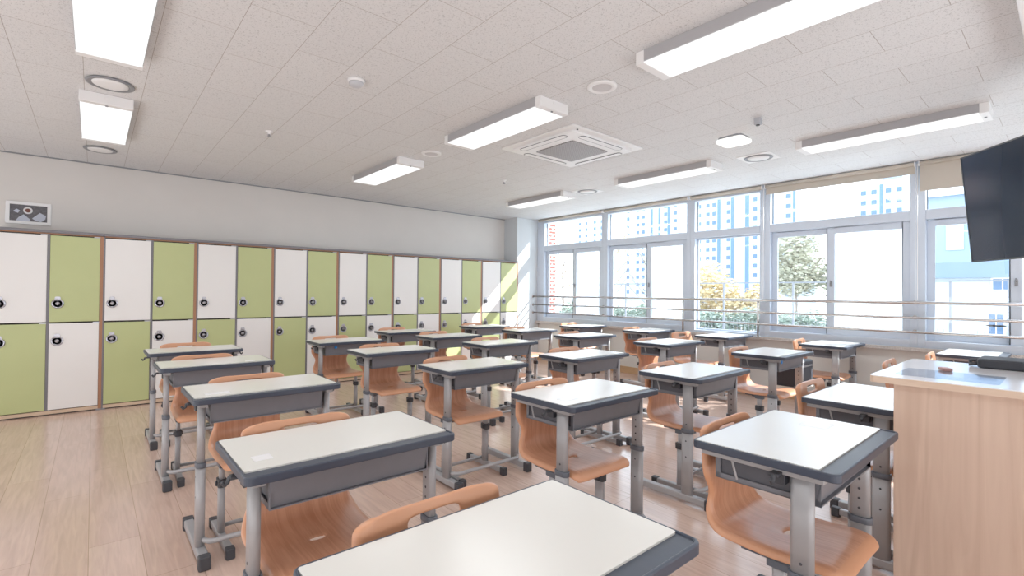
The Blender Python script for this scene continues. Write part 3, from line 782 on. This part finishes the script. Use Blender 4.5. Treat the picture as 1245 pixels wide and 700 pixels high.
winm = {}
def win_mesh(w, h):
    k = (w, h)
    if k not in winm:
        bm = bmesh.new(); bm_box(bm, -.12, .02, -w / 2, w / 2, -h / 2, h / 2)
        me = bpy.data.meshes.new('window'); bm.to_mesh(me); bm.free(); me.materials.append(M['extwin']); winm[k] = me
    return winm[k]
def tower(label, X, ya, yb, ztop, colsy, z0, dz, nwin, stripes, depth=12, pale='extwhite', ww=1.3):
    t = thing('apartment_building', label, 'building', (X, (ya + yb) / 2, -1.5))
    ym = (ya + yb) / 2
    bm = bmesh.new(); bm_box(bm, 0, depth, ya - ym, yb - ym, 0, ztop + 1.5); build('wall', bm, M[pale], t)
    bm = bmesh.new(); bm_box(bm, 2, depth - 2, ya - ym + 1.5, ya - ym + 6, ztop + 1.5, ztop + 4); build('roof_house', bm, M['extpale'], t)
    for (s0, s1) in stripes:
        bm = bmesh.new(); bm_box(bm, -.10, .02, s0 - ym, s1 - ym, .0, ztop + .5); build('stripe', bm, M['extblue'], t)
    cntw = 0
    for cy in colsy:
        for k in range(nwin):
            if cntw >= 96: break
            o = bpy.data.objects.new('window', win_mesh(ww, 1.25)); COL.objects.link(o); o.parent = t
            o.location = (-.03, cy - ym, 1.5 + z0 + k * dz); cntw += 1
    return t
# towers
tower('white apartment tower with blue stripes seen through the undivided window', 154, 61.5, 84, 62, [63.6, 71.8, 76.5, 78.6, 81.5], 1.5, 2.9, 19, [(65.4, 66.6), (70.0, 71.0), (74.4, 75.4)], ww=1.1)
tower('narrow white apartment tower right of the striped one', 156, 51.6, 61.2, 62, [55.0], 1.5, 2.9, 19, [(53.1, 53.8)], ww=1.3)
tower('pale apartment tower seen through the second window from the corner', 162, 92, 121, 46, [95, 99, 108.5, 111, 115.5], 2, 2.9, 15, [(97.2, 98.2), (101.2, 102), (104.4, 105.4)], ww=1.2)
tower('distant pale apartment block seen through the wide sliding window', 170, 30, 42, 34, [31.8, 34.2, 37.5, 40], 2, 2.9, 11, [(35.4, 36.2)], ww=1.2)
tower('far apartment block beyond the corner window', 175, 136, 156, 48, [139, 143, 148, 152], 2, 2.9, 16, [], ww=1.2)
# school building with blue roof
t = thing('school_building', 'low white building with a blue roof beyond the fence', 'building', (45, 2, -1.5))
bm = bmesh.new(); bm_box(bm, 0, 8, -22, 5.2, 0, 4.0); build('wall', bm, M['extwhite'], t)
bm = bmesh.new()
a = [bm.verts.new(p) for p in ((-.4, -22, 4.0), (-.4, 5.4, 4.0), (1.5, 5.4, 5.15), (1.5, -22, 5.15), (8, 5.4, 5.15), (8, -22, 5.15), (8, 5.4, 4.0), (8, -22, 4.0))]
for f in ((0, 1, 2, 3), (3, 2, 4, 5), (1, 0, 7, 6), (5, 4, 6, 7), (1, 6, 4, 2), (0, 3, 5, 7)): bm.faces.new([a[i] for i in f])
build('roof', bm, M['extroof'], t)
for yy, zz, w_, h_ in ((2.9 - 2 + .2, 3.2, .9, .7), (1.9 - 2, 3.2, .9, .7), (2.2 - 2 + 1.2, .9, .7, .7), (-.4, .9, 1.5, .8), (-2.0, .9, .7, .7), (2.2 - 2 + 1.2, -.1 + .4, .7, .5), (-.4, .2, 1.5, .5), (-4, 3.2, .9, .7), (-5, 3.2, .9, .7)):
    bm = bmesh.new(); bm_box(bm, -.06, .02, yy - w_ / 2, yy + w_ / 2, zz, zz + h_); f = build('window', bm, M['extwin'], t)
    bm = bmesh.new()
    for d in ((yy - w_ / 2 - .1, yy - w_ / 2, zz - .1, zz + h_ + .1), (yy + w_ / 2, yy + w_ / 2 + .1, zz - .1, zz + h_ + .1), (yy - w_ / 2, yy + w_ / 2, zz - .1, zz), (yy - w_ / 2, yy + w_ / 2, zz + h_, zz + h_ + .1), (yy - .03, yy + .03, zz, zz + h_)):
        bm_box(bm, -.1, .02, d[0], d[1], d[2], d[3])
    build('window_frame', bm, M['white'], f)
t = thing('school_building', 'taller pale building rising behind the blue-roofed one', 'building', (60, 2, -1.5))
bm = bmesh.new(); bm_box(bm, 0, 10, -30, 7.2, 0, 12); build('wall', bm, M['extpale'], t)
bm = bmesh.new()
a = [bm.verts.new(p) for p in ((-.5, -30, 12), (-.5, 7.6, 12), (5, 7.6, 15), (5, -30, 15), (10, 7.6, 12), (10, -30, 12))]
for f in ((0, 1, 2, 3), (3, 2, 4, 5), (1, 4, 2), (0, 3, 5), (0, 5, 4, 1)): bm.faces.new([a[i] for i in f])
build('roof', bm, M['extwhite'], t)
for k in range(9):
    bm = bmesh.new(); bm_box(bm, -.08, .02, 5.2 - k * 2.1 - .6, 5.2 - k * 2.1 + .6, 7.0, 9.4); build('window', bm, M['extwin' if k % 2 else 'extwhite'], t)
# fence
t = thing('boundary_fence', 'thin grey metal fence with tall posts outside the windows', 'fence', (16, 0, -1.5))
for k, yy in enumerate([-2.2, -.4, 1.0, 2.0, 3.4, 4.6, 5.5, 6.35, 7.6, 8.9, 10.2, 11.5, 12.8, 14.1, 15.4]):
    bm = bmesh.new(); bm_box(bm, -.025, .025, yy - .025, yy + .025, 0, 3.1); build('post', bm, M['fence'], t)
bm = bmesh.new(); bm_box(bm, -.015, .015, -2.2, 15.4, 3.07, 3.11); bm_box(bm, -.015, .015, -2.2, 15.4, 1.3, 1.33); build('rail', bm, M['fence'], t)
bm = bmesh.new()
y = -2.2
while y < 15.4:
    bm_box(bm, -.004, .004, y - .004, y + .004, .05, 1.9); y += .12
build('mesh_panel', bm, M['fence'], t)

def leaf_cloud(bm, centre, rad, nleaf, size, rnd):
    for _ in range(nleaf):
        while True:
            p = Vector((rnd.uniform(-1, 1), rnd.uniform(-1, 1), rnd.uniform(-1, 1)))
            if .25 < p.length < 1: break
        p = Vector((p.x * rad[0], p.y * rad[1], p.z * rad[2])) + Vector(centre)
        q = Matrix.Rotation(rnd.uniform(0, 6.28), 3, 'Z') @ Matrix.Rotation(rnd.uniform(0, 3.14), 3, 'X')
        s = size * rnd.uniform(.6, 1.3)
        vs = [bm.verts.new(p + q @ Vector(v)) for v in ((-s, 0, 0), (0, -s * .5, 0), (s, 0, 0), (0, s * .5, 0))]
        bm.faces.new(vs)
def tree(label, x, y, h, r, leafm, nl, size, seed, cat='tree', name='tree', bare=False):
    rnd = random.Random(seed)
    t = thing(name, label, cat, (x, y, -1.5), group='trees and shrubs outside the windows')
    bm = bmesh.new()
    bm_tube(bm, [(0, 0, 0), (.05 * h * .2, .02, h * .3), (0, .05, h * .6), (.03, 0, h * .9)], [.012 * h, .009 * h, .006 * h, .001 * h], 8)
    for k in range(11 if bare else 7):
        a = rnd.uniform(0, 6.28); z0 = h * rnd.uniform(.28, .7); L = r * rnd.uniform(.7, 1.1)
        p1 = Vector((0, 0, z0)); p2 = Vector((math.cos(a) * L * .5, math.sin(a) * L * .5, z0 + h * .14)); p3 = Vector((math.cos(a) * L, math.sin(a) * L, z0 + h * .26))
        bm_tube(bm, [p1, p2, p3], [.0032 * h, .0022 * h, .0006 * h], 6)
        for q in range(3):
            b = a + rnd.uniform(-.9, .9); bm_tube(bm, [p2, p2 + Vector((math.cos(b) * L * .35, math.sin(b) * L * .35, h * .12))], [.0015 * h, .0004 * h], 5)
    build('trunk', bm, M['bark'], t)
    bm = bmesh.new()
    for k in range(9):
        a = rnd.uniform(0, 6.28); d = r * rnd.uniform(.15, .62); zz = h * rnd.uniform(.38, .88) if not name == 'shrub' else h * rnd.uniform(.3, .75)
        leaf_cloud(bm, (math.cos(a) * d, math.sin(a) * d, zz), (r * .48, r * .48, h * .16), nl // 9, size, rnd)
    f = build('foliage', bm, M[leafm], t); f['kind'] = 'stuff'
    return t
trees = [
 ('bare-branched tree seen through the left pane nearest the corner', 24, 22.3, 7.2, 2.0, 'leafy', 260, .09, 'tree', True),
 ('thin yellowing tree seen through the second window from the corner', 25, 19.0, 6.8, 2.2, 'leafy', 900, .10, 'tree', True),
 ('bare-topped tree behind the thin yellowing one', 27, 17.7, 7.0, 2.0, 'leafo', 500, .10, 'tree', True),
 ('yellow autumn tree in front of the striped tower', 25, 13.0, 4.4, 2.0, 'leafy', 3000, .12, 'tree', False),
 ('low golden tree beside the narrow tower', 25, 10.6, 3.6, 1.7, 'leafy', 2600, .11, 'tree', False),
 ('grey green tree rising beside the narrow tower', 34, 11.5, 7.2, 2.6, 'leafo', 6500, .14, 'tree', False),
 ('grey green tree behind the milky sliding pane', 36, 9.0, 5.6, 2.4, 'leafo', 5000, .14, 'tree', False),
]
for i, (lab, x, y, h, r, lm, nl, sz, nm, bare) in enumerate(trees): tree(lab, x, y, h, r, lm, nl, sz, 30 + i, 'tree', 'tree', bare)
shr = [(20, 17.4), (20, 14.9), (20, 13.0), (19.5, 11.2), (19.5, 9.5), (20, 7.9), (19.5, 6.3), (20, 4.9)]
shl = ['dark green shrub behind the fence, %s from the left' % w_ for w_ in ORD[:8]]
for i, (x, y) in enumerate(shr): tree(shl[i], x, y, 2.5, 1.15, 'leafg', 3600, .075, 80 + i, 'shrub', 'shrub')

# ---------------------------------------------------------------- light
wd = bpy.data.worlds.new('World'); S.world = wd; wd.use_nodes = True
nt = wd.node_tree; bg = nt.nodes['Background']
tc = nt.nodes.new('ShaderNodeTexCoord'); sp = nt.nodes.new('ShaderNodeSeparateXYZ'); cr = nt.nodes.new('ShaderNodeValToRGB')
nt.links.new(tc.outputs['Generated'], sp.inputs[0]); nt.links.new(sp.outputs[2], cr.inputs[0]); nt.links.new(cr.outputs[0], bg.inputs[0])
cr.color_ramp.elements[0].position = 0; cr.color_ramp.elements[0].color = (.94, .97, 1, 1)
cr.color_ramp.elements[1].position = .8; cr.color_ramp.elements[1].color = (.66, .82, 1, 1)
bg.inputs[1].default_value = 3.8

def light(kind, name, loc, energy, color=(1, 1, 1), **kw):
    l = bpy.data.lights.new(name, kind); l.energy = energy; l.color = color
    for k, v in kw.items(): setattr(l, k, v)
    o = bpy.data.objects.new(name, l); COL.objects.link(o); o.location = loc
    return o
sun = light('SUN', 'sun', (20, -10, 20), 12.0, (1, .96, .9), angle=R(.6))
sd = Vector((-1.0, .85, -1.0)).normalized(); sun.rotation_euler = sd.to_track_quat('-Z', 'Y').to_euler()
for ci, (xa, xb) in enumerate(cols):
    for ri, (ya, yb) in enumerate(rows):
        o = light('AREA', 'lamp_light', ((xa + xb) / 2, (ya + yb) / 2, H - .085), 6, (.95, .98, 1), shape='RECTANGLE', size=xb - xa, size_y=yb - ya)

o = light('AREA', 'left_fill_light', (XL + .05, 2.4, 1.1), 90, (.97, .98, 1), shape='RECTANGLE', size=7.5, size_y=2.2)  # added fill lamp, unseen at the left wall, to brighten the room
o.rotation_euler = Vector((1, 0, .25)).to_track_quat('-Z', 'Y').to_euler(); o.rotation_euler = (R(118), 0, R(-90))
o = light('AREA', 'front_fill_light', (1.6, YF + .05, 1.1), 120, (.95, .98, 1), shape='RECTANGLE', size=7.5, size_y=2.0)  # added fill lamp behind the camera, tilted up to lift the ceiling
o.rotation_euler = (R(118), 0, 0)
# ---------------------------------------------------------------- camera
cam = bpy.data.cameras.new('camera'); co = bpy.data.objects.new('camera', cam); COL.objects.link(co)
yaw, pitch, roll, f = R(40.3617), R(.5635), R(.54), 590.03
F = Vector((math.sin(yaw) * math.cos(pitch), math.cos(yaw) * math.cos(pitch), math.sin(pitch)))
Rt = Vector((math.cos(yaw), -math.sin(yaw), 0)); U = Rt.cross(F)
R2 = Rt * math.cos(roll) + U * math.sin(roll); U2 = -Rt * math.sin(roll) + U * math.cos(roll)
co.matrix_world = Matrix(((R2.x, U2.x, -F.x, 0), (R2.y, U2.y, -F.y, 0), (R2.z, U2.z, -F.z, 1.2), (0, 0, 0, 1)))
cam.sensor_width = 36; cam.lens = 36 * f / 1245; cam.shift_x = 7.8704 / 1245; cam.clip_start = .02; cam.clip_end = 500
S.camera = co
S.view_settings.view_transform = 'Standard'; S.view_settings.look = 'None'; S.view_settings.exposure = 0.25; S.view_settings.gamma = 1.15
S.cycles.max_bounces = 10; S.cycles.diffuse_bounces = 5; S.cycles.glossy_bounces = 4; S.cycles.transparent_max_bounces = 16
S.cycles.sample_clamp_indirect = 6; S.cycles.use_denoising = True; S.cycles.caustics_reflective = False; S.cycles.caustics_refractive = False
